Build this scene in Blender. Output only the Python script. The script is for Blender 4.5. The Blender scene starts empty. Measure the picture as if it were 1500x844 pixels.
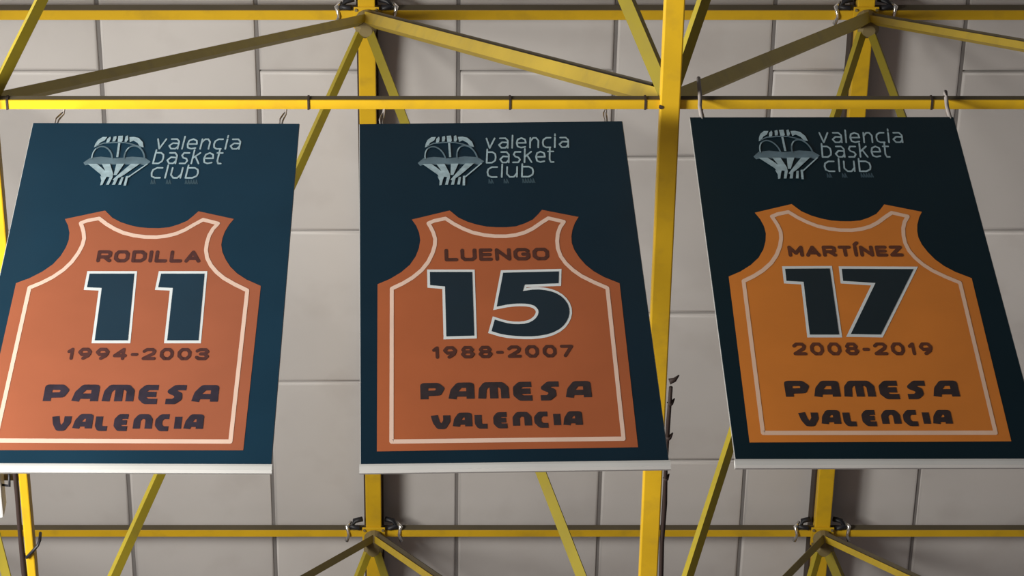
import bpy, math, random
from mathutils import Vector, Matrix, Euler
from mathutils.geometry import tessellate_polygon

random.seed(7)
C = bpy.context.scene.collection
PI = math.pi

# ------------------------------------------------------------------ camera
F, CX, CY = 4700.0, 642.0, 422.0            # focal length and principal point, photo pixels (1500 x 844)
EL = math.radians(90 - 33.67)               # the camera looks steeply up at the roof
CAMZ = 1.6
cam_data = bpy.data.cameras.new('camera')
cam = bpy.data.objects.new('camera', cam_data); C.objects.link(cam)
cam.location = (0, 0, CAMZ)
cam.rotation_euler = (PI/2 + EL, 0, 0)
cam_data.sensor_fit = 'HORIZONTAL'; cam_data.sensor_width = 36
cam_data.lens = F/1500*36
cam_data.shift_x = (750-CX)/1500
cam_data.clip_end = 200
bpy.context.scene.camera = cam

# ------------------------------------------------------------------ world, lights, exposure
w = bpy.data.worlds.new('hall_air'); bpy.context.scene.world = w; w.use_nodes = True
bg = w.node_tree.nodes['Background']
bg.inputs[0].default_value = (0.80, 0.78, 0.84, 1); bg.inputs[1].default_value = 0.105

def area(name, loc, target, size, power, col, sy=None):
    l = bpy.data.lights.new(name, 'AREA'); l.energy = power; l.color = col; l.size = size
    if sy: l.shape = 'RECTANGLE'; l.size_y = sy
    o = bpy.data.objects.new(name, l); C.objects.link(o); o.location = loc
    o.rotation_euler = (Vector(target)-Vector(loc)).to_track_quat('-Z', 'Y').to_euler()
    return o
# flood lights of the hall standing low to the left and pointing up at the roof
area('hall_floodlight', (-7.6, 7.4, 12.6), (0.0, 12.5, 22), 3.5, 2350, (1.0, 0.98, 0.91))
# unseen fill lamp standing in for light bounced up off the pale court floor
area('court_bounce', (-3, 13, 0.2), (-2, 13, 20), 16.0, 330, (1.0, 0.81, 0.82))
vs = bpy.context.scene.view_settings
vs.view_transform = 'Standard'; vs.look = 'None'; vs.gamma = 1; vs.use_curve_mapping = False
vs.exposure = 0.0

# ------------------------------------------------------------------ view geometry: photo pixel -> point on a real plane
def ray(px, py):
    fwd = Vector((0, math.cos(EL), math.sin(EL))); up = Vector((0, -math.sin(EL), math.cos(EL)))
    return fwd + Vector((1, 0, 0))*((px-CX)/F) + up*((CY-py)/F)
def on_z(px, py, z):
    r = ray(px, py); t = (z-CAMZ)/r.z; return Vector((0, 0, CAMZ)) + r*t
def on_y(px, py, y):
    r = ray(px, py); t = y/r.y; return Vector((0, 0, CAMZ)) + r*t

# ------------------------------------------------------------------ materials
def mat(name, col, rough=0.6, metal=0.0, var=0.06, scale=3.0, bump=0.0, dirt=None, dirt_amt=0.3, rnd=0.0, spec=0.4):
    m = bpy.data.materials.new(name); m.use_nodes = True
    nt = m.node_tree; N = nt.nodes; L = nt.links
    b = N['Principled BSDF']
    b.inputs['Roughness'].default_value = rough; b.inputs['Metallic'].default_value = metal
    b.inputs['Specular IOR Level'].default_value = spec
    tc = N.new('ShaderNodeTexCoord')
    nz = N.new('ShaderNodeTexNoise'); nz.inputs['Scale'].default_value = scale; nz.inputs['Detail'].default_value = 4
    L.new(tc.outputs['Object'], nz.inputs['Vector'])
    mr = N.new('ShaderNodeMapRange'); mr.inputs[1].default_value = 0.3; mr.inputs[2].default_value = 0.7
    mr.inputs[3].default_value = 1-var; mr.inputs[4].default_value = 1+var
    L.new(nz.outputs[0], mr.inputs[0])
    hsv = N.new('ShaderNodeHueSaturation'); hsv.inputs['Color'].default_value = (*col, 1)
    L.new(mr.outputs[0], hsv.inputs['Value'])
    out = hsv.outputs[0]
    if rnd:
        oi = N.new('ShaderNodeObjectInfo')
        m2 = N.new('ShaderNodeMapRange'); m2.inputs[3].default_value = 1-rnd; m2.inputs[4].default_value = 1+rnd
        L.new(oi.outputs['Random'], m2.inputs[0])
        h2 = N.new('ShaderNodeHueSaturation'); L.new(out, h2.inputs['Color']); L.new(m2.outputs[0], h2.inputs['Value'])
        out = h2.outputs[0]
    if dirt:
        n2 = N.new('ShaderNodeTexNoise'); n2.inputs['Scale'].default_value = scale*2.3; n2.inputs['Detail'].default_value = 6
        L.new(tc.outputs['Object'], n2.inputs['Vector'])
        m3 = N.new('ShaderNodeMapRange'); m3.inputs[1].default_value = 0.52; m3.inputs[2].default_value = 0.75
        m3.inputs[4].default_value = dirt_amt
        L.new(n2.outputs[0], m3.inputs[0])
        mx = N.new('ShaderNodeMix'); mx.data_type = 'RGBA'; mx.inputs[7].default_value = (*dirt, 1)
        L.new(m3.outputs[0], mx.inputs[0]); L.new(out, mx.inputs[6]); out = mx.outputs[2]
    L.new(out, b.inputs['Base Color'])
    if bump:
        bp = N.new('ShaderNodeBump'); bp.inputs['Strength'].default_value = bump; bp.inputs['Distance'].default_value = 0.01
        L.new(nz.outputs[0], bp.inputs['Height']); L.new(bp.outputs[0], b.inputs['Normal'])
    return m

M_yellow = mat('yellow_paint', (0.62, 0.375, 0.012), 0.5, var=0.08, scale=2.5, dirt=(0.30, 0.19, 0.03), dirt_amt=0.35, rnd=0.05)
M_side_shade = mat('olive_side_shade', (0.085, 0.068, 0.040), 0.7, var=0.15, scale=2)  # colour of the shaded sides of chords and brace, built as strips
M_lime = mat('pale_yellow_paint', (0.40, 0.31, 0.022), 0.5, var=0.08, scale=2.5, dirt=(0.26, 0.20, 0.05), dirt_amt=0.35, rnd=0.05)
M_lit = mat('lit_brace_yellow', (0.50, 0.345, 0.025), 0.5, var=0.08, scale=2.5, dirt=(0.26, 0.20, 0.05), dirt_amt=0.35, rnd=0.05)  # brighter copy of the brace yellow, light put into the colour
M_dull = mat('shade_toned_brace_yellow', (0.235, 0.185, 0.016), 0.55, var=0.08, scale=2.5, dirt=(0.2, 0.15, 0.04), dirt_amt=0.35)  # darkened copy of the brace yellow, tones down strongly lit braces
M_shade = mat('shaded_brace_yellow', (0.20, 0.155, 0.03), 0.6, var=0.1, scale=2.5)  # darker copy of the brace yellow, shade put into the colour
M_hub = mat('grey_primer', (0.20, 0.155, 0.07), 0.6, dirt=(0.12, 0.08, 0.05))
M_panel = mat('vinyl_ceiling_panel', (0.55, 0.52, 0.505), 0.55, var=0.04, scale=0.9, bump=0.25, rnd=0.045, dirt=(0.42, 0.38, 0.36), dirt_amt=0.35)
M_runner = mat('grey_runner', (0.20, 0.185, 0.18), 0.6)
M_floor = mat('pale_wood_floor', (0.55, 0.38, 0.22), 0.4, scale=2)
M_slab = mat('dark_void', (0.06, 0.055, 0.05), 0.9)
M_purlin = mat('dark_brown_steel', (0.045, 0.03, 0.022), 0.8)
M_black = mat('black_rubber', (0.012, 0.012, 0.016), 0.5)
M_cable = mat('brown_black_cable', (0.03, 0.017, 0.014), 0.7)
M_chrome = mat('bright_zinc', (0.85, 0.82, 0.78), 0.2, metal=0.9, var=0.02)
M_white = mat('white_vinyl', (0.60, 0.595, 0.585), 0.5, var=0.04)
M_cord = mat('grey_cord', (0.30, 0.27, 0.26), 0.8)
M_wbox = mat('white_plastic', (0.8, 0.8, 0.8), 0.4, var=0.02)

# ------------------------------------------------------------------ mesh helpers
class MB:
    def __init__(s): s.v = []; s.f = []
    def add(s, vs_, fs):
        n = len(s.v); s.v += [tuple(p) for p in vs_]; s.f += [tuple(i+n for i in f) for f in fs]
    def box(s, lo, hi):
        x0, y0, z0 = lo; x1, y1, z1 = hi
        s.add([(x0,y0,z0),(x1,y0,z0),(x1,y1,z0),(x0,y1,z0),(x0,y0,z1),(x1,y0,z1),(x1,y1,z1),(x0,y1,z1)],
              [(0,3,2,1),(4,5,6,7),(0,1,5,4),(1,2,6,5),(2,3,7,6),(3,0,4,7)])
    def tube(s, pts, r, n=10, closed=False):
        pts = [Vector(p) for p in pts]; m = len(pts); rings = []
        for i, p in enumerate(pts):
            a = pts[(i-1) % m] if (closed or i > 0) else p
            b = pts[(i+1) % m] if (closed or i < m-1) else p
            d = (b-a).normalized()
            u = d.cross(Vector((0.3, 0.2, 1))).normalized(); v = d.cross(u)
            rr = r[i] if isinstance(r, (list, tuple)) else r
            rings.append([p + (u*math.cos(t)+v*math.sin(t))*rr for t in [2*PI*k/n for k in range(n)]])
        vv = [q for ring in rings for q in ring]; ff = []
        for i in range(m if closed else m-1):
            j = (i+1) % m
            for k in range(n):
                ff.append((i*n+k, i*n+(k+1) % n, j*n+(k+1) % n, j*n+k))
        if not closed:
            ff.append(tuple(range(n))[::-1]); ff.append(tuple((m-1)*n+k for k in range(n)))
        s.add(vv, ff)
    def build(s, name, m, parent=None, smooth=False, bevel=0):
        me = bpy.data.meshes.new(name); me.from_pydata(s.v, [], s.f); me.update()
        me.materials.append(m)
        if smooth: me.polygons.foreach_set('use_smooth', [True]*len(me.polygons))
        o = bpy.data.objects.new(name, me); C.objects.link(o)
        if parent: o.parent = parent
        if bevel:
            b = o.modifiers.new('edge', 'BEVEL'); b.width = bevel; b.segments = 2; b.limit_method = 'ANGLE'
        return o

def tag(o, label=None, cat=None, group=None, kind=None):
    if label: o['label'] = label
    if cat: o['category'] = cat
    if group: o['group'] = group
    if kind: o['kind'] = kind
    return o
def empty(name, loc):
    o = bpy.data.objects.new(name, None); C.objects.link(o); o.location = loc; o.empty_display_size = 0.2; return o

def profile_box(w_, h):
    a, b = w_/2, h/2; return [(-a,-b),(a,-b),(a,b),(-a,b)]
def profile_channel(w_, h, t, top=0.5):
    # open towards -s : bottom flange, web at +s, shorter top flange
    a, b = w_/2, h/2
    return [(-a,-b),(a,-b),(a,b),(a-w_*top,b),(a-w_*top,b-t),(a-t,b-t),(a-t,-b+t),(-a,-b+t)]
def profile_angle(w_, h, t):
    a, b = w_/2, h/2
    return [(-a,-b),(a,-b),(a,b),(a-t,b),(a-t,-b+t),(-a,-b+t)]
def beam(mb, p0, p1, prof, side=None):
    p0, p1 = Vector(p0), Vector(p1); d = (p1-p0).normalized()
    up = Vector((0, 0, 1))
    if abs(d.z) > 0.98: up = Vector((0, 1, 0))
    s = d.cross(up).normalized()
    if side is not None and s.dot(Vector(side)) < 0: s = -s
    t = s.cross(d); t = t if t.z > 0 else -t
    n = len(prof)
    vv = [p0 + s*a + t*b for a, b in prof] + [p1 + s*a + t*b for a, b in prof]
    mb.add(vv, [(i, (i+1) % n, n+(i+1) % n, n+i) for i in range(n)] + [tuple(range(n))[::-1], tuple(range(n, 2*n))])

# ------------------------------------------------------------------ levels of the roof (z), rows of nodes (y)
ZL = CAMZ + 15.89           # lower chords
ZU = CAMZ + 22.31           # upper chords
ZC = ZU + 0.30              # underside of the ceiling panels
YL1 = on_z(642, 150, ZL).y
YU1 = on_z(642, 19, ZU).y
YU2 = on_z(642, 778, ZU).y
BAY = YU2 - YU1
YU0, YU3 = YU1 - BAY, YU2 + BAY
YL2 = on_z(642, 1062, ZL).y
YL3 = YL2 + BAY; YL0 = YL1 - BAY
XL = [on_z(36, 700, ZL).x, on_z(981, 148, ZL).x]
XL = [XL[0]-(XL[1]-XL[0])] + XL + [XL[1] + (XL[1]-XL[0])*0.97]
XU = [on_z(537, 17, ZU).x, on_z(1267, 17, ZU).x]
bx_ = XU[1]-XU[0]
XU = [XU[0]-2*bx_, XU[0]-bx_, XU[0], XU[1], XU[1]+bx_, XU[1]+2*bx_]
XMIN, XMAX = XU[0], XU[-1]
YMIN, YMAX = YU0 - 0.6, YU3 + 0.6

# ------------------------------------------------------------------ ceiling: backing slab, runners, panels
mb = MB(); mb.box((XMIN, YMIN, ZC+0.09), (XMAX, YMAX, ZC+0.21))
ceiling = mb.build('ceiling', M_slab); tag(ceiling, kind='structure')
# column edges measured along y=30 of the photo, repeated every bay
cols = []
fr = []
x672 = on_z(672, 30, ZC).x; x903 = on_z(903, 30, ZC).x; x1135 = on_z(1135, 30, ZC).x
x143 = on_z(143, 30, ZC).x; x375 = on_z(375, 30, ZC).x; x1415 = on_z(1416, 30, ZC).x
x537 = on_z(537, 30, ZC).x; x1265 = on_z(1265, 30, ZC).x
edges = [x143, x375, x537, x672, x903, x1135, x1265, x1415]
pan = x903-x672
k = x143
while k - pan > XMIN: k -= pan; edges.insert(0, k)
k = x1415
while k + pan < XMAX: k += pan; edges.append(k)
i143 = edges.index(x143)
rowsA = [on_z(642, y, ZC).y for y in (105, 339, 560, 775)]
rowsB = [on_z(642, y, ZC).y for y in (-8, 230, 460, 676)]
stepA = (rowsA[-1]-rowsA[0])/3; stepB = (rowsB[-1]-rowsB[0])/3
def extend(rows, st):
    r = list(rows)
    while r[0]-st > YMIN: r.insert(0, r[0]-st)
    while r[-1]+st < YMAX: r.append(r[-1]+st)
    return [YMIN] + r + [YMAX]
rowsA = extend(rowsA, stepA); rowsB = extend(rowsB, stepB)
# photo column order: (..143) A, 143-375 B, 375-537 A, 537-672 B, 672-903 A, 903-1135 B, 1135-1265 A, 1265-1415 B, 1415.. A
def panel(x0, x1, y0, y1):
    g = 0.013; e = 0.008
    x0 += g; x1 -= g; y0 += e; y1 -= e
    mb = MB(); rings = []
    tilt = random.uniform(-0.006, 0.006); tx = random.uniform(-0.006, 0.006)
    for ins, z in ((0, 0.085), (0, 0.016), (0.006, 0.004), (0.03, 0.0), (0.16, -0.010)):
        ring = []
        for sx, sy in ((0,0),(1,0),(1,1),(0,1)):
            x = x0+ins if sx == 0 else x1-ins; y = y0+ins if sy == 0 else y1-ins
            ring.append((x, y, ZC+z + tilt*(1 if sy else -1) + tx*(1 if sx else -1)))
        rings.append(ring)
    vv = [p for r in rings for p in r]; ff = []
    for r in range(4):
        for c in range(4):
            a = r*4+c; b = r*4+(c+1) % 4
            ff.append((a, a+4, b+4, b))
    ff.append((16, 19, 18, 17)); 
    mb.add(vv, ff)
    o = mb.build('ceiling_panel', M_panel, ceiling, smooth=False)
    for i, p in enumerate(o.data.polygons): p.use_smooth = i >= 8
for i in range(len(edges)-1):
    rows = rowsB if (i - i143) % 2 == 0 else rowsA
    for a, b in zip(rows[:-1], rows[1:]):
        if b-a > 0.05: panel(edges[i], edges[i+1], a, b)
for x in edges:
    if abs(x-x537) < .01 or abs(x-x1265) < .01: continue
    mb = MB(); mb.box((x-0.013, YMIN, ZC+0.012), (x+0.013, YMAX, ZC+0.088)); mb.build('ceiling_runner', M_runner, ceiling)

mb = MB(); mb.box((-16, -8, -0.2), (16, 32, 0)); tag(mb.build('floor', M_floor), kind='structure')

# ------------------------------------------------------------------ yellow space frame
frame = empty('space_frame', (0, YL1, ZL))
tag(frame, 'yellow painted steel space frame truss of chords and diagonals below the ceiling panels', 'roof truss')
def fpart(mb, name, m, **kw):
    o = mb.build(name, m, None, **kw); o.parent = frame; o.matrix_parent_inverse = Matrix.Translation(-frame.location); return o

# upper chords that run away from the camera, under dark purlins
for x in XU[1:5]:
    mb = MB(); mb.box((x-0.068, YMIN, ZU-0.055), (x+0.068, YMAX, ZU+0.07)); fpart(mb, 'longitudinal_chord', M_yellow, bevel=0.008)
    mb = MB(); mb.box((x-0.084, YMIN, ZU+0.07), (x+0.084, YMAX, ZC+0.05)); fpart(mb, 'purlin', M_purlin)
# upper chords across the picture: yellow bottom flange with its shaded side put in as a dark olive rail standing on its near edge
def cross(y, z, w_, th, strip):
    mb = MB(); mb.box((XMIN, y-w_/2, z-0.04), (XMAX, y+w_/2, z-0.04+th)); fpart(mb, 'cross_chord', M_yellow)
    mb = MB(); mb.box((XMIN, y-w_/2+0.003, z-0.04+th), (XMAX, y-w_/2+0.016, z-0.04+th+strip)); fpart(mb, 'side_shade_strip', M_side_shade)
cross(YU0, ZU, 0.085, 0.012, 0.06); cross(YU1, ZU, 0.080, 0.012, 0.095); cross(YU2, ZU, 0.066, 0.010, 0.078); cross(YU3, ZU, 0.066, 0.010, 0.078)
# lower chords
for i, x in enumerate(XL):
    hw = 0.028 if i == 1 else 0.057
    mb = MB(); mb.box((x-hw, YMIN, ZL-0.06), (x+hw, YMAX, ZL+0.05)); fpart(mb, 'longitudinal_chord', M_yellow, bevel=0.008)
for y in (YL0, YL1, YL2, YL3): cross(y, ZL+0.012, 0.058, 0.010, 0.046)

# diagonals
diag_n = 0
def diagonal(xu, yu, xl, yl, w_=0.085, m=None, skip=0.03):
    global diag_n
    pu = Vector((xu, yu, ZU-0.10)); pl = Vector((xl, yl, ZL+0.02)); d = (pl-pu).normalized()
    mb = MB()
    side = Vector((0, 1, 0.0)) if abs(d.x) > abs(d.y) else Vector((1, 0, 0))
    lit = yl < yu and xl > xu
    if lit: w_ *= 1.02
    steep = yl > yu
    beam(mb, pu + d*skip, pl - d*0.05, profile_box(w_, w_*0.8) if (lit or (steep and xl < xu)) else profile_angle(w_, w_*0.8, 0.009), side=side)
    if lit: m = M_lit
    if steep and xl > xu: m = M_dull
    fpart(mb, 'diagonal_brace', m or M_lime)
    if lit:
        o_ = Vector((0, 0.02, 0.05 + w_)); mb = MB(); beam(mb, pu + d*0.12 + o_, pl - d*0.25 + o_, profile_box(0.03, 0.035)); fpart(mb, 'brace_shade_strip', M_side_shade)  # dark strip added as the shade along the brace's upper edge
for j, (yu, pairs) in enumerate(((YU0, (YL0, YL1)), (YU1, (YL1, YL2)), (YU2, (YL2, YL3)))):
    for i, xu in enumerate(XU[1:5]):
        for yl in pairs:
            for xl in (XL[i] if i < 4 else None, XL[i+1] if i+1 < 4 else None):
                if xl is None: continue
                if i == 2 and j == 1 and yl == YL2 and xl > xu:      # this brace lands short of the chord crossing
                    xl = on_z(1650, 1062, ZL).x
                    diagonal(xu, yu, xl, yl, 0.06); continue
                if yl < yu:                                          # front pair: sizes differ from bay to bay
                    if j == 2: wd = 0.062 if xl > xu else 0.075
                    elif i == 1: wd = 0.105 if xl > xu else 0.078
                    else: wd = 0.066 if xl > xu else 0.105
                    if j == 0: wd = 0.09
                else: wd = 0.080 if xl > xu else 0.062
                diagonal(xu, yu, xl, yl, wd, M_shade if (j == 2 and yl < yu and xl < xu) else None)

# upper nodes: hub, gusset plates, bolts, clamps
for yu in (YU0, YU1, YU2):
    for xu in XU[1:5]:
        mb = MB(); mb.tube([(xu, yu, ZU-0.05), (xu, yu, ZU-0.10), (xu, yu, ZU-0.26), (xu, yu, ZU-0.30)], [0.05, 0.085, 0.085, 0.05], 14)
        fpart(mb, 'node_hub', M_hub)
        mb = MB(); mb.box((xu-0.10, yu-0.09, ZU-0.075), (xu+0.10, yu+0.10, ZU-0.060)); fpart(mb, 'gusset_plate', M_yellow, bevel=0.004)
        for sx, sy in ((-0.08, -0.07), (0.08, -0.07), (-0.08, 0.08), (0.08, 0.08)):
            mb = MB(); mb.tube([(xu+sx, yu+sy, ZU-0.075), (xu+sx, yu+sy, ZU-0.09)], 0.012, 6); fpart(mb, 'bolt', M_hub)
        for sx in (-1, 1):
            mb = MB()
            mb.tube([(xu+sx*0.10, yu-0.11, ZU+0.03), (xu+sx*0.17, yu-0.09, ZU+0.03), (xu+sx*0.19, yu-0.07, ZU-0.03), (xu+sx*0.12, yu-0.08, ZU-0.06)], 0.024, 8)
            fpart(mb, 'beam_clamp', M_black, smooth=True)
            mb = MB()
            mb.tube([(xu+sx*0.20, yu-0.09, ZU+0.02), (xu+sx*0.235, yu-0.07, ZU-0.03), (xu+sx*0.22, yu+0.0, ZU-0.06), (xu+sx*0.24, yu+0.07, ZU-0.05)], [0.012, 0.02, 0.012, 0.018], 8)
            fpart(mb, 'zinc_hook', M_chrome, smooth=True)
# lower nodes: end plates of the welds; splice seams and a drilled hole
for yl in (YL1, YL2):
    for xl in XL:
        mb = MB(); mb.box((xl-0.16, yl-0.006, ZL-0.015), (xl+0.16, yl+0.006, ZL+0.06)); fpart(mb, 'weld_plate', M_yellow)
for px in (11, 452, 747, 945, 1364):
    p = on_z(px, 150, ZL)
    mb = MB(); mb.box((p.x-0.006, YL1-0.031, ZL-0.032), (p.x+0.006, YL1+0.031, ZL+0.031)); fpart(mb, 'splice_seam', M_purlin)
p = on_z(968.5, 157, ZL-0.06)
mb = MB(); mb.tube([(p.x, p.y, ZL-0.05), (p.x, p.y, ZL-0.064)], 0.013, 8); fpart(mb, 'bolt', M_purlin)

# ------------------------------------------------------------------ print helpers (banner local x, z)
K = math.sin(math.radians(35.5))            # how far verticals look shortened: strokes keep an even look
def flat(mb, tris_pts, y):
    pass
def poly_faces(mb, pts, y):
    """flat polygon, pts = [(x, z)]"""
    tris = tessellate_polygon([[Vector((a, b, 0)) for a, b in pts]])
    vv = [(a, y, b) for a, b in pts]
    ff = []
    for t in tris:
        a, b, c = [pts[i] for i in t]
        ar = (b[0]-a[0])*(c[1]-a[1])-(b[1]-a[1])*(c[0]-a[0])
        ff.append(t if ar > 0 else t[::-1])
    mb.add(vv, ff)
EPS = 0.00004
def stroke(mb, pts, wx, y, closed=False, caps=False, kk=1.0):
    """ribbon of even apparent width; pts local (x, z); overlapping pieces lie a hair apart"""
    KK = K*kk
    q = [Vector((a, b*KK)) for a, b in pts]; h = wx/2; n = len(q)
    lv = getattr(mb, 'lv', 0)
    for i in range(n if closed else n-1):
        a, b = q[i], q[(i+1) % n]; d = (b-a)
        if d.length < 1e-6: continue
        if closed: lv = i % 2
        d.normalize(); p = Vector((-d.y, d.x))*h
        c4 = [a-p, b-p, b+p, a+p]
        mb.add([(v.x, y-lv*EPS, v.y/KK) for v in c4], [(0, 1, 2, 3)]); lv += 1
        if not closed and i == 0 and not caps: continue
        m = 10
        if closed: lv = 2
        for a in ((a, b) if (caps and i == n-2) else (a,)):
            mb.add([(a.x+h*math.cos(2*PI*k/m), y-lv*EPS, (a.y+h*math.sin(2*PI*k/m))/KK) for k in range(m)], [tuple(range(m))]); lv += 1
    mb.lv = lv if not closed else 0
def offset(pts, d):
    q = [Vector((a, b*K)) for a, b in pts]; n = len(q)
    ar = sum(q[i].x*q[(i+1) % n].y - q[(i+1) % n].x*q[i].y for i in range(n))
    sg = 1 if ar > 0 else -1; out = []
    for i in range(n):
        a, b, c = q[i-1], q[i], q[(i+1) % n]
        d1 = (b-a).normalized(); d2 = (c-b).normalized()
        n1 = Vector((d1.y, -d1.x))*sg; n2 = Vector((d2.y, -d2.x))*sg
        m = (n1+n2); m.normalize(); s = d/max(0.45, m.dot(n1))
        v = b+m*s; out.append((v.x, v.y/K))
    return out

# squared wide capitals, drawn in a unit box
G = {
 'R': (1, [[(0,0),(0,1),(.8,1),(1,.88),(1,.55),(.8,.42),(0,.42)], [(.5,.42),(1,0)]]),
 'O': (1.05, [[(.25,0),(.8,0),(1,.25),(1,.75),(.8,1),(.2,1),(0,.75),(0,.25),(.25,0)]]),
 'D': (1, [[(0,0),(.7,0),(1,.25),(1,.75),(.7,1),(0,1),(0,0)]]),
 'I': (.0, [[(0,0),(0,1)]]),
 'Í': (.0, [[(0,0),(0,1)], [(0,1.3),(.25,1.55)]]),
 'L': (.8, [[(0,1),(0,0),(1,0)]]),
 'A': (1.1, [[(0,0),(.5,1),(1,0)], [(.2,.3),(.8,.3)]]),
 'U': (1, [[(0,1),(0,.2),(.2,0),(.8,0),(1,.2),(1,1)]]),
 'E': (.8, [[(1,1),(0,1),(0,0),(1,0)], [(0,.5),(.9,.5)]]),
 'N': (1, [[(0,0),(0,1),(1,0),(1,1)]]),
 'G': (1.05, [[(1,.85),(.8,1),(.2,1),(0,.75),(0,.25),(.2,0),(.8,0),(1,.2),(1,.5),(.6,.5)]]),
 'M': (1.15, [[(0,0),(0,1),(.5,.25),(1,1),(1,0)]]),
 'T': (.95, [[(0,1),(1,1)], [(.5,1),(.5,0)]]),
 'Z': (.95, [[(0,1),(1,1),(0,0),(1,0)]]),
 '0': (1, [[(.3,0),(.75,0),(1,.3),(1,.7),(.75,1),(.25,1),(0,.7),(0,.3),(.3,0)]]),
 '1': (.35, [[(0,.75),(.9,1),(.9,0)]]),
 '2': (1, [[(0,.8),(.25,1),(.8,1),(1,.8),(.9,.55),(0,0),(1,0)]]),
 '3': (1, [[(0,.85),(.25,1),(.8,1),(1,.78),(.75,.53),(.35,.53)], [(.75,.53),(1,.25),(.8,0),(.2,0),(0,.15)]]),
 '4': (1, [[(.8,0),(.8,1),(0,.3),(1,.3)]]),
 '7': (.95, [[(0,1),(1,1),(.3,0)]]),
 '8': (1, [[(.25,.53),(.05,.75),(.25,1),(.75,1),(.95,.75),(.75,.53),(.25,.53),(0,.27),(.25,0),(.75,0),(1,.27),(.75,.53)]]),
 '9': (1, [[(.98,.5),(.25,.42),(0,.7),(.25,1),(.75,1),(1,.7),(.85,.3),(.4,0)]]),
 '-': (.4, [[(0,.45),(1,.45)]]),
}
# rounded display capitals of the sponsor line
H = {
 'P': (1, [[(.1,0),(.1,1),(.8,1),(1,.78),(.85,.45),(.1,.42)]]),
 'A': (1, [[(0,0),(.12,.6),(.4,1),(1,1),(1,0)], [(.1,.36),(1,.36)]]),
 'M': (1.27, [[(0,0),(.05,.7),(.2,1),(.85,1),(1,.75),(1,0)], [(.52,1),(.52,0)]]),
 'E': (.85, [[(1,1),(.3,1),(.05,.75),(.05,.25),(.3,0),(1,0)], [(.1,.5),(.9,.5)]]),
 'S': (.8, [[(1.1,1),(.45,1),(.12,.72),(.6,.5),(.62,.22),(.35,0),(-.2,0)]]),
 'V': (1, [[(0,1),(.15,.4),(.4,0),(.7,0),(1,.5),(1,1)]]),
 'L': (.75, [[(.05,1),(.05,.25),(.25,0),(1,0)]]),
 'N': (.95, [[(0,0),(0,.7),(.25,1),(.8,1),(1,.75),(1,0)]]),
 'C': (.85, [[(1,1),(.35,1),(.05,.7),(.05,.3),(.35,0),(1,0)]]),
 'I': (.0, [[(0,0),(0,1)]]),
}
def arc(cx, cy, rx, ry, a0, a1, n=12):
    return [(cx+rx*math.cos(math.radians(a0+(a1-a0)*i/n)), cy+ry*math.sin(math.radians(a0+(a1-a0)*i/n))) for i in range(n+1)]
RND = arc(.5, .5, .5, .5, 0, 360, 14)
# light rounded lower case of the club name (x height = 1)
J = {
 'v': (.9, [[(0,1),(.45,0),(1,1)]]),
 'a': (1, [[(.1,1),(.7,1),(.98,.75),(1,0)], [(1,.55),(.35,.58),(.02,.3),(.3,0),(.75,0),(1,.25)]]),
 'l': (.0, [[(0,0),(0,1.27)]]),
 'e': (1, [[(0,.5),(1,.5),(.9,.85),(.5,1),(.1,.85),(0,.5),(.12,.12),(.5,0),(.95,.08)]]),
 'n': (.9, [[(0,0),(0,1)], [(0,.65),(.35,1),(.7,1),(1,.7),(1,0)]]),
 'c': (.85, [[(1,1),(.45,1),(.08,.8),(0,.5),(.1,.15),(.45,0),(1,0)]]),
 'i': (.0, [[(0,0),(0,1)], [(0,1.2),(0,1.36)]]),
 'b': (1, [[(0,1.27),(0,0),(.6,0),(.95,.2),(1,.5),(.92,.82),(.6,1),(0,1)]]),
 's': (.8, [[(1,1),(.25,1),(.05,.75),(.3,.54),(.75,.46),(.97,.25),(.75,0),(0,0)]]),
 'k': (.8, [[(0,0),(0,1.27)], [(.9,1),(0,.5)], [(.35,.66),(1,0)]]),
 't': (.5, [[(.1,1.3),(.1,.25),(.4,0),(1,0)], [(-.3,1),(.9,1)]]),
 'u': (.9, [[(0,1),(0,.3),(.3,0),(.7,0),(1,.35)], [(1,1),(1,0)]]),
}
def text(parent, m, s, font, x0, x1, z0, z1, sw, y, gap=.33, slant=0.0, caps=False, kk=1.0):
    """sw: stroke width in metres; letters fill x0..x1, z0..z1 including stroke"""
    hx = sw/2; hz = sw/2/(K*kk)
    X0, X1, Z0, Z1 = x0+hx, x1-hx, z0+hz, z1-hz
    ws = [font[c][0] for c in s]
    # unit width u such that sum(w)*u + (n-1)*(gap*u + sw) = X1-X0
    n = len(s)
    u = ((X1-X0) - (n-1)*sw) / (sum(ws) + (n-1)*gap)
    x = X0
    for c, wd in zip(s, ws):
        mb = MB()
        for line in font[c][1]:
            ww = wd*u if wd > 0 else u
            pts = [(x + px*ww + slant*pz*(Z1-Z0), Z0 + pz*(Z1-Z0)) for px, pz in line]
            if wd == 0 and len(line) == 2 and line[0][0] != line[1][0]:
                pass
            stroke(mb, [(a, b) for a, b in pts], sw, y, caps=caps, kk=kk)
        mb.build('letter', m, parent)
        x += wd*u + gap*u + sw

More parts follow.
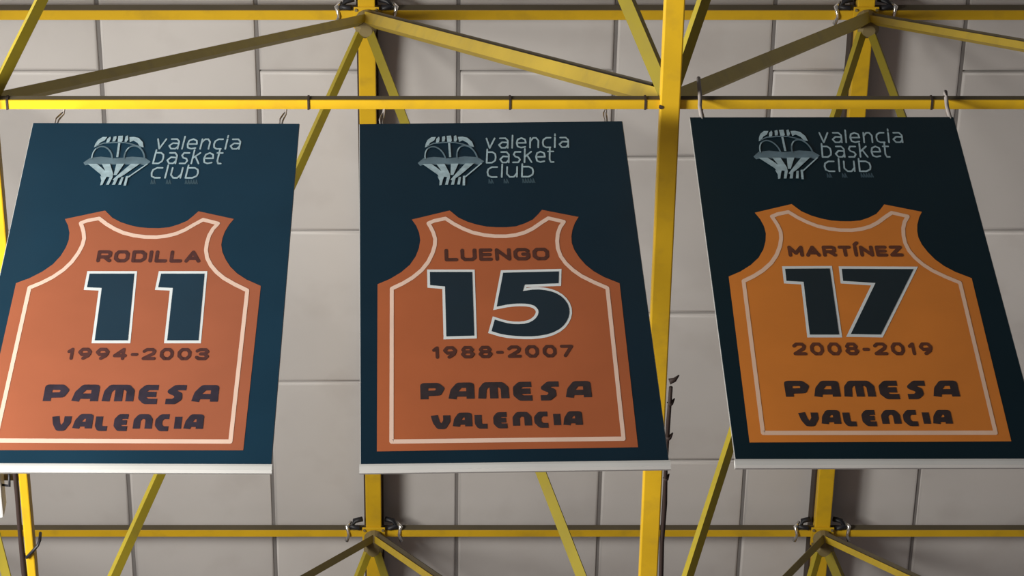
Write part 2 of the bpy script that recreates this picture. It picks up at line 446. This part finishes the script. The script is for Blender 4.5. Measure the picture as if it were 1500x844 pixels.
# ------------------------------------------------------------------ banners
YB = YL1 - 0.035                          # the banners hang just in front of the cross chord
class Banner:
    def __init__(s, tl, tr, pivot_rot, depth_top, bot_py, y=YB):
        s.y = y
        a = on_y(tl[0], tl[1], y); b = on_y(tr[0], tr[1], y)
        s.top = (a+b)/2; s.w = (b-a).length; s.rot = pivot_rot
        s.h = 1
        c = on_y((tl[0]+tr[0])/2 + ((tl[0]+tr[0])/2-CX)*0.174, bot_py, y)
        s.h = (s.top-c).length
    def loc(s, px, py):
        p = on_y(px, py, s.y) - s.top
        c, n = math.cos(s.rot), math.sin(s.rot)
        return (p.x*c + p.z*n, -p.x*n + p.z*c)
L0, L1, L2, L3 = -0.004, -0.0047, -0.0054, -0.0063
B1 = Banner((48, 181), (439, 182), math.radians(-0.35), 0, 684)
B2 = Banner((526, 182), (912, 179), math.radians(-1.27)*-1, 0, 682)
B3 = Banner((1010, 173), (1397, 172), math.radians(0.15), 0, 677)

def crop(pts, ox, oy, sc): return [(ox+a/sc, oy+b/sc) for a, b in pts]
JERSEY = crop([(218,48),(335,20),(362,42),(390,55),(420,64),(450,70),(480,72),(510,72),(540,69),(567,60),(592,48),(608,32),(620,18),(733,40),
               (722,58),(714,80),(711,100),(712,120),(720,142),(735,165),(755,188),(780,208),(812,226),(860,245),(917,752),(110,765),(112,248),
               (150,232),(185,211),(212,188),(230,162),(240,136),(244,112),(241,90),(232,68)], 500, 300, 2.11)
TRIM = crop([(155,735),(156,262),(190,246),(220,228),(248,205),(268,180),(282,152),(289,128),(290,108),(284,88),(276,72),(269,60),(288,52),(322,45),
             (348,62),(375,76),(405,88),(440,96),(475,100),(510,100),(540,96),(568,88),(592,76),(618,58),(640,44),(688,55),(676,72),(669,92),
             (667,115),(669,138),(678,162),(694,184),(715,204),(742,223),(780,242),(822,260),(872,726)], 500, 300, 2.11)
JL = [B2.loc(*p) for p in JERSEY]; TL = [B2.loc(*p) for p in TRIM]
CR = (110, 180, 5.77)
def E(pts): return [B1.loc(*p) for p in crop(pts, *CR)]
PX = B1.w/391                               # metres per pixel at the banner top
OR = [(0.36, 0.105, 0.050), (0.40, 0.105, 0.036), (0.66, 0.205, 0.026)]
NV = [(0.008, 0.034, 0.062), (0.0045, 0.020, 0.036), (0.0025, 0.015, 0.024)]

def make_banner(B, idx, label):
    root = empty('retired_number_banner', B.top)
    root.rotation_euler = (0, -B.rot, 0)
    tag(root, label, 'banner', 'retired number banners hanging under the roof truss')
    # the top corner frame of this banner relative to the middle / left one where the artwork was measured
    W, Hh = B.w, B.h
    navy = mat('navy_banner_print', NV[idx], 0.42, var=0.10, scale=1.3, spec=0.12)
    orange = mat('orange_jersey_print', OR[idx], 0.55, var=0.06, scale=2.2)
    trimm = mat('pale_trim_print', (0.78, 0.56, 0.46) if idx < 2 else (0.80, 0.54, 0.40), 0.5)
    outl = mat('white_outline_print', (0.70, 0.74, 0.76), 0.5)
    digit = mat('navy_digit_print', tuple(c*0.9 for c in NV[idx]), 0.5)
    dark = mat('dark_lettering_print', ((0.027, 0.020, 0.035), (0.027, 0.018, 0.022), (0.027, 0.016, 0.018))[idx], 0.55, var=0.25, scale=14)
    faded = mat('faded_brown_lettering_print', ((0.075, 0.024, 0.022), (0.072, 0.021, 0.014), (0.11, 0.030, 0.012))[idx], 0.6, var=0.25, scale=14)
    pale = mat('pale_blue_print', (0.34, 0.46, 0.52), 0.5, var=0.2, scale=24)
    dim = mat('grey_blue_print', (0.115, 0.18, 0.225), 0.5, var=0.2, scale=12)
    faint = mat('faint_blue_print', (0.035, 0.075, 0.105), 0.5)
    mb = MB(); mb.box((-W/2, -0.001, -Hh), (W/2, 0.004, 0)); mb.build('backing_sheet', M_white, root)
    mb = MB(); mb.box((-W/2+0.003, L0, -Hh), (W/2-0.003, -0.001, -0.001)); cloth = mb.build('printed_cloth', navy, root)
    # sleeve with the weighting batten along the bottom edge
    mb = MB(); n = 10
    prof = [(-0.016, 0.0), (-0.018, -0.02), (-0.014, -0.045), (0.0, -0.052), (0.012, -0.045), (0.014, -0.02), (0.010, 0.0)]
    vv = [(x, a, -Hh+0.004+b) for x in (-W/2-0.004, W/2+0.004) for a, b in prof]; m = len(prof)
    mb.add(vv, [(i, (i+1) % m, m+(i+1) % m, m+i) for i in range(m)] + [tuple(range(m))[::-1], tuple(range(m, 2*m))])
    mb.build('bottom_batten', M_white, root)
    # top rod in its hem
    mb = MB(); mb.tube([(-W/2+0.004, 0.008, -0.012), (W/2-0.004, 0.008, -0.012)], 0.010, 8); mb.build('top_rod', M_purlin, root)
    sc = W/B2.w
    mb = MB(); poly_faces(mb, [(a*sc, b) for a, b in JL], L1); jersey = mb.build('jersey_print', orange, root)
    mb = MB(); stroke(mb, [(a*sc, b) for a, b in TL], 5.3*PX, L2, closed=True); mb.build('jersey_trim', trimm, jersey)
    # emblem, measured on the left banner
    s1 = W/B1.w
    def ee(pts): return [(a*s1, b) for a, b in E(pts)]
    md = MB(); ems = []
    for p in ([(70,342),(128,302),(220,292),(350,306),(480,292),(590,300),(640,335),(592,368),(560,358),(110,360),(85,366)],):
        poly_faces(md, ee(p), L1)
    def E_arc(cx, cy, rx, ry, a0, a1, wd, mbb, y):
        if mbb is None: mbb = MB(); ems.append(mbb)
        stroke(mbb, ee(arc(cx, cy, rx, ry, a0, a1, 18)), wd*PX, y)
    E_arc(228, 312, 86, 104, 180, 360, 2.2, md, L2); E_arc(500, 312, 86, 108, 180, 360, 2.2, md, L2)
    E_arc(228, 312, 86, 104, 182, 235, 1.6, None, L3); E_arc(500, 312, 86, 108, 190, 240, 1.6, None, L3); E_arc(500, 312, 86, 108, 320, 358, 1.4, None, L3)
    stroke(md, ee([(180,205),(240,182),(330,176),(420,176),(480,190),(560,215)]), 1.8*PX, L1)
    for p in ([(160,216),(172,185),(195,152),(235,128),(272,128),(250,158),(212,176),(185,205)],
              [(262,178),(272,145),(300,124),(302,142),(290,170)], [(315,168),(326,126),(350,120),(350,140),(338,166)],
              [(360,178),(366,120),(405,118),(402,160),(385,180)], [(418,168),(428,122),(448,116),(450,150),(436,170)],
              [(462,172),(460,130),(500,128),(540,138),(572,172),(580,216),(548,212),(530,180),(495,160)],
              [(366,170),(384,170),(366,300),(348,300)],
              [(108,356),(186,356),(300,455),(322,470),(270,466),(225,468),(215,445)], [(226,356),(296,356),(322,440),(318,468),(278,462)],
              [(350,356),(415,356),(350,452),(326,452)], [(474,356),(548,356),(420,446),(330,500),(318,490),(398,420)],
              [(605,356),(618,358),(462,466),(425,492),(428,478)],
              [(213,462),(268,466),(252,492),(232,534),(212,538),(222,500)],
              [(292,470),(318,470),(285,534),(262,534)], [(345,470),(368,470),(338,534),(312,534)],
              [(392,470),(412,470),(388,534),(366,534)], [(430,462),(450,460),(430,542),(410,542)]):
        mp = MB(); poly_faces(mp, ee(p), L2 - 0.0012 - 0.0001*len(ems)); ems.append(mp)
    em = md.build('club_emblem', dim, root)
    for e_ in ems: e_.build('emblem_stripe', pale, em)
    def line(s, xa, xb, yb, yx, ox, sw):
        (x0, z0), (x1, z1) = E([(xa, yb), (xb, yx)])
        text(cloth, pale, s, J, x0*s1, x1*s1, z0, z1, sw*PX, L2, gap=.30, slant=0.06, caps=True)
    line('valencia', 672, 1402, 232, 140, 0, 2.4)
    line('basket', 650, 1250, 356, 256, 0, 2.4)
    line('club', 628, 1048, 478, 382, 0, 2.4)
    for xa, xb in ((640, 705), (770, 835), (930, 1040)):
        for t in range(int((xb-xa)/22)):
            mf = MB(); x = xa+t*22; stroke(mf, ee([(x, 525), (x+8, 490), (x+16, 525)]), 1.6*PX, L1); mf.build('faint_mark', faint, cloth)
    # numerals
    for kind, pts in NUM[idx]:
        q = [B.loc(*p) for p in pts]; mw = MB(); mn = MB()
        if kind == 'outer': poly_faces(mw, q, L2); poly_faces(mn, offset(q, -3.7*PX), L3)
        else: poly_faces(mw, offset(q, 3.6*PX), L2); poly_faces(mn, q, L3)
        mw.build('number_outline', outl, jersey); mn.build('number_digit', digit, jersey)
    # lettering
    def put(name, s, font, m, x0, x1, yt, yb, sw, gap, slant=0, caps=False, kk=1.0):
        xm = (x0+x1)/2
        ax, _ = B.loc(x0, (yt+yb)/2); bx, _ = B.loc(x1, (yt+yb)/2)
        _, zt = B.loc(xm, yt); _, zb = B.loc(xm, yb)
        text(jersey, m, s, font, ax, bx, zb, zt, sw*PX*1.08, L2, gap, slant, caps, kk)
    nm, yr, s1_, s2_ = TXT[idx]
    put('name_lettering', nm[0], G, faded, *nm[1], 4.6, .22, caps=True)
    put('years_lettering', yr[0], G, faded, *yr[1], 4.0, .38, caps=True)
    put('sponsor_lettering', s1_[0], H, dark, *s1_[1], 9.4, .20, caps=False, kk=1.45)
    put('sponsor_lettering', s2_[0], H, dark, *s2_[1], 8.4, .18, caps=False, kk=1.45)
    # hangers: cord loops over the cross chord
    for px in HANG[idx]:
        x, _ = B.loc(px, 181)
        zc = ZL - B.top.z
        zz = zc*math.cos(B.rot)
        if idx < 2: pts = [(x-0.010, 0.008, -0.02), (x-0.014, 0.03, zz*0.35), (x-0.004, 0.085, zz-0.05), (x+0.006, 0.095, zz+0.0), (x+0.014, 0.06, zz+0.05),
               (x+0.018, 0.045, zz+0.02), (x+0.012, 0.088, zz-0.045), (x+0.004, 0.03, zz*0.3), (x, 0.010, -0.015)]
        elif px > 1200: pts = [(x-0.006, 0.008, -0.02), (x-0.010, -0.006, zz*0.5), (x-0.004, -0.012, zz-0.03), (x, -0.016, zz+0.03), (x+0.010, 0.03, zz+0.06),
               (x+0.012, 0.082, zz+0.02), (x+0.008, 0.08, zz-0.045), (x+0.004, 0.03, 0.02), (x, 0.010, -0.015)]
        else: pts = [(x-0.006, 0.008, -0.02), (x-0.010, -0.006, zz*0.5), (x-0.004, -0.012, zz-0.05), (x, -0.016, zz+0.06), (x+0.004, -0.01, zz+0.20), (x+0.010, 0.03, zz+0.21),
               (x+0.012, 0.082, zz+0.02), (x+0.008, 0.08, zz-0.045), (x+0.004, 0.03, 0.02), (x, 0.010, -0.015)]
        mb = MB(); mb.tube(pts, 0.005 if idx < 2 else 0.012, 8); mb.build('hanger_cord', M_cord, root, smooth=True)
    return root

def c5(p): return crop(p, 0, 300, 2.11)
def c6(p): return crop(p, 500, 300, 2.11)
def c7(p): return crop(p, 1000, 300, 2.11)
five = [(500,213),(672,209),(671,246),(566,250),(560,270),(600,264),(640,268),(672,280),(696,302),(706,330),(700,358),(680,384),(645,402),(600,410),
        (550,410),(500,405),(464,394),(474,358),(505,368),(540,373),(575,370),(598,358),(610,340),(608,325),(592,312),(560,308),(520,310),(480,318)]
def chaikin(p):
    out = [p[0]]
    for a, b in zip(p[:-1], p[1:]):
        out += [(a[0]*.75+b[0]*.25, a[1]*.75+b[1]*.25), (a[0]*.25+b[0]*.75, a[1]*.25+b[1]*.75)]
    return out + [p[-1]]
five = five[:4] + chaikin(five[4:17]) + chaikin(five[17:])
NUM = [
 [('outer', c5([(270,208),(424,208),(403,431),(283,431),(305,268),(259,266)])), ('outer', c5([(491,208),(641,208),(621,431),(507,431),(525,268),(479,266)]))],
 [('outer', c6([(265,203),(412,203),(419,416),(316,419),(312,263),(266,259)])), ('inner', c6(five))],
 [('outer', c7([(307,193),(461,192),(493,413),(385,413),(366,249),(313,246)])), ('outer', c7([(482,193),(727,194),(618,413),(505,411),(582,252),(488,246)]))],
]
TXT = [
 (('RODILLA', (142, 294, 368, 386)), ('1994-2003', (98, 306, 511, 529)), ('PAMESA', (61.5, 320, 565, 593.5)), ('VALENCIA', (75, 298, 608, 633))),
 (('LUENGO', (651, 804, 365, 383.5)), ('1988-2007', (633, 840, 507.5, 526)), ('PAMESA', (613, 866, 561, 589)), ('VALENCIA', (631, 853, 605, 629))),
 (('MARTÍNEZ', (1154, 1322, 361, 377.5)), ('2008-2019', (1161, 1366, 503, 522)), ('PAMESA', (1147, 1404, 559, 586.5)), ('VALENCIA', (1170, 1394, 602, 626))),
]
HANG = [(82, 412), (560, 890), (1031, 1396)]
make_banner(B1, 0, 'navy banner with orange jersey print number 11, leftmost of the three')
make_banner(B2, 1, 'navy banner with orange jersey print number 15, between the other two')
make_banner(B3, 2, 'dark navy banner with brighter orange jersey number 17, rightmost of the three')

# ------------------------------------------------------------------ cables along the lower chords
def cable(name, x, y0, y1, z, r, label, n=40, amp=0.012, m=M_cable):
    pts = [(x + random.uniform(-amp, amp), y0+(y1-y0)*i/n, z + random.uniform(-amp, amp)) for i in range(n+1)]
    mb = MB(); mb.tube(pts, [r*random.uniform(0.8, 1.25) for _ in pts], 8)
    o = mb.build(name, m, smooth=True); return tag(o, label, 'cable')
xr = XL[2]; xl_ = XL[1]
ya = on_z(980, 560, ZL).y; yb = YMAX
bundle = cable('power_cable', xr+0.078, ya, yb, ZL-0.05, 0.014, 'dark brown cable bundle taped along the thick yellow chord beside the number 15 banner', amp=0.008)
cable('power_cable', xl_-0.046, on_z(30, 600, ZL).y, yb, ZL-0.052, 0.017, 'black cable running along the yellow chord at the lower left edge', amp=0.006)
# short cord wound round the left chord
p = on_z(48, 806, ZL-0.06)
mb = MB(); mb.tube([(p.x-0.05, p.y+0.06, ZL-0.02), (p.x-0.04, p.y+0.05, ZL-0.072), (p.x, p.y, ZL-0.072), (p.x+0.035, p.y-0.045, ZL-0.070), (p.x+0.045, p.y-0.055, ZL-0.03), (p.x+0.04, p.y-0.05, ZL+0.05)], 0.010, 8)
tag(mb.build('tie_cord', M_black, smooth=True), 'short black cord tied slantwise round the lower left yellow chord', 'cord')
# black tape knots sticking out of the right cable
mb = MB()
for py, s in ((556, 0.05), (590, 0.03), (640, 0.03), (700, 0.02)):
    q = on_z(986, py, ZL)
    mb.tube([(xr+0.072, q.y-0.02, ZL-0.05), (xr+0.075+s*0.6, q.y-0.03, ZL-0.045), (xr+0.08+s, q.y-0.06, ZL-0.04)], [0.02, 0.014, 0.004], 7)
mb.build('tape_end', M_cable, bundle, smooth=True)

# white box at the lower left, carried by the chord
bz = ZL - 0.10
c0 = on_z(8, 760, bz)
root = empty('junction_box', (c0.x-0.21, c0.y, bz)); tag(root, 'white plastic box at the lower left edge below the number 11 banner', 'box')
mb = MB(); mb.box((-0.20, -0.42, 0), (0.20, 0.0, 0.16)); mb.build('casing', M_wbox, root, bevel=0.012)
mb = MB(); mb.box((-0.17, -0.39, -0.012), (0.17, -0.03, 0.004)); mb.build('cover_plate', M_white, root, bevel=0.004)
mb = MB(); dx = XL[1]-(c0.x-0.20)
mb.box((-0.10, -0.22, 0.155), (dx+0.0, -0.18, 0.172)); mb.build('mounting_bar', M_hub, root)
mb = MB(); mb.tube([(0.19, -0.22, 0.06), (0.25, -0.24, 0.02), (dx-0.075, -0.33, 0.06)], 0.009, 8); mb.build('lead', M_black, root, smooth=True)
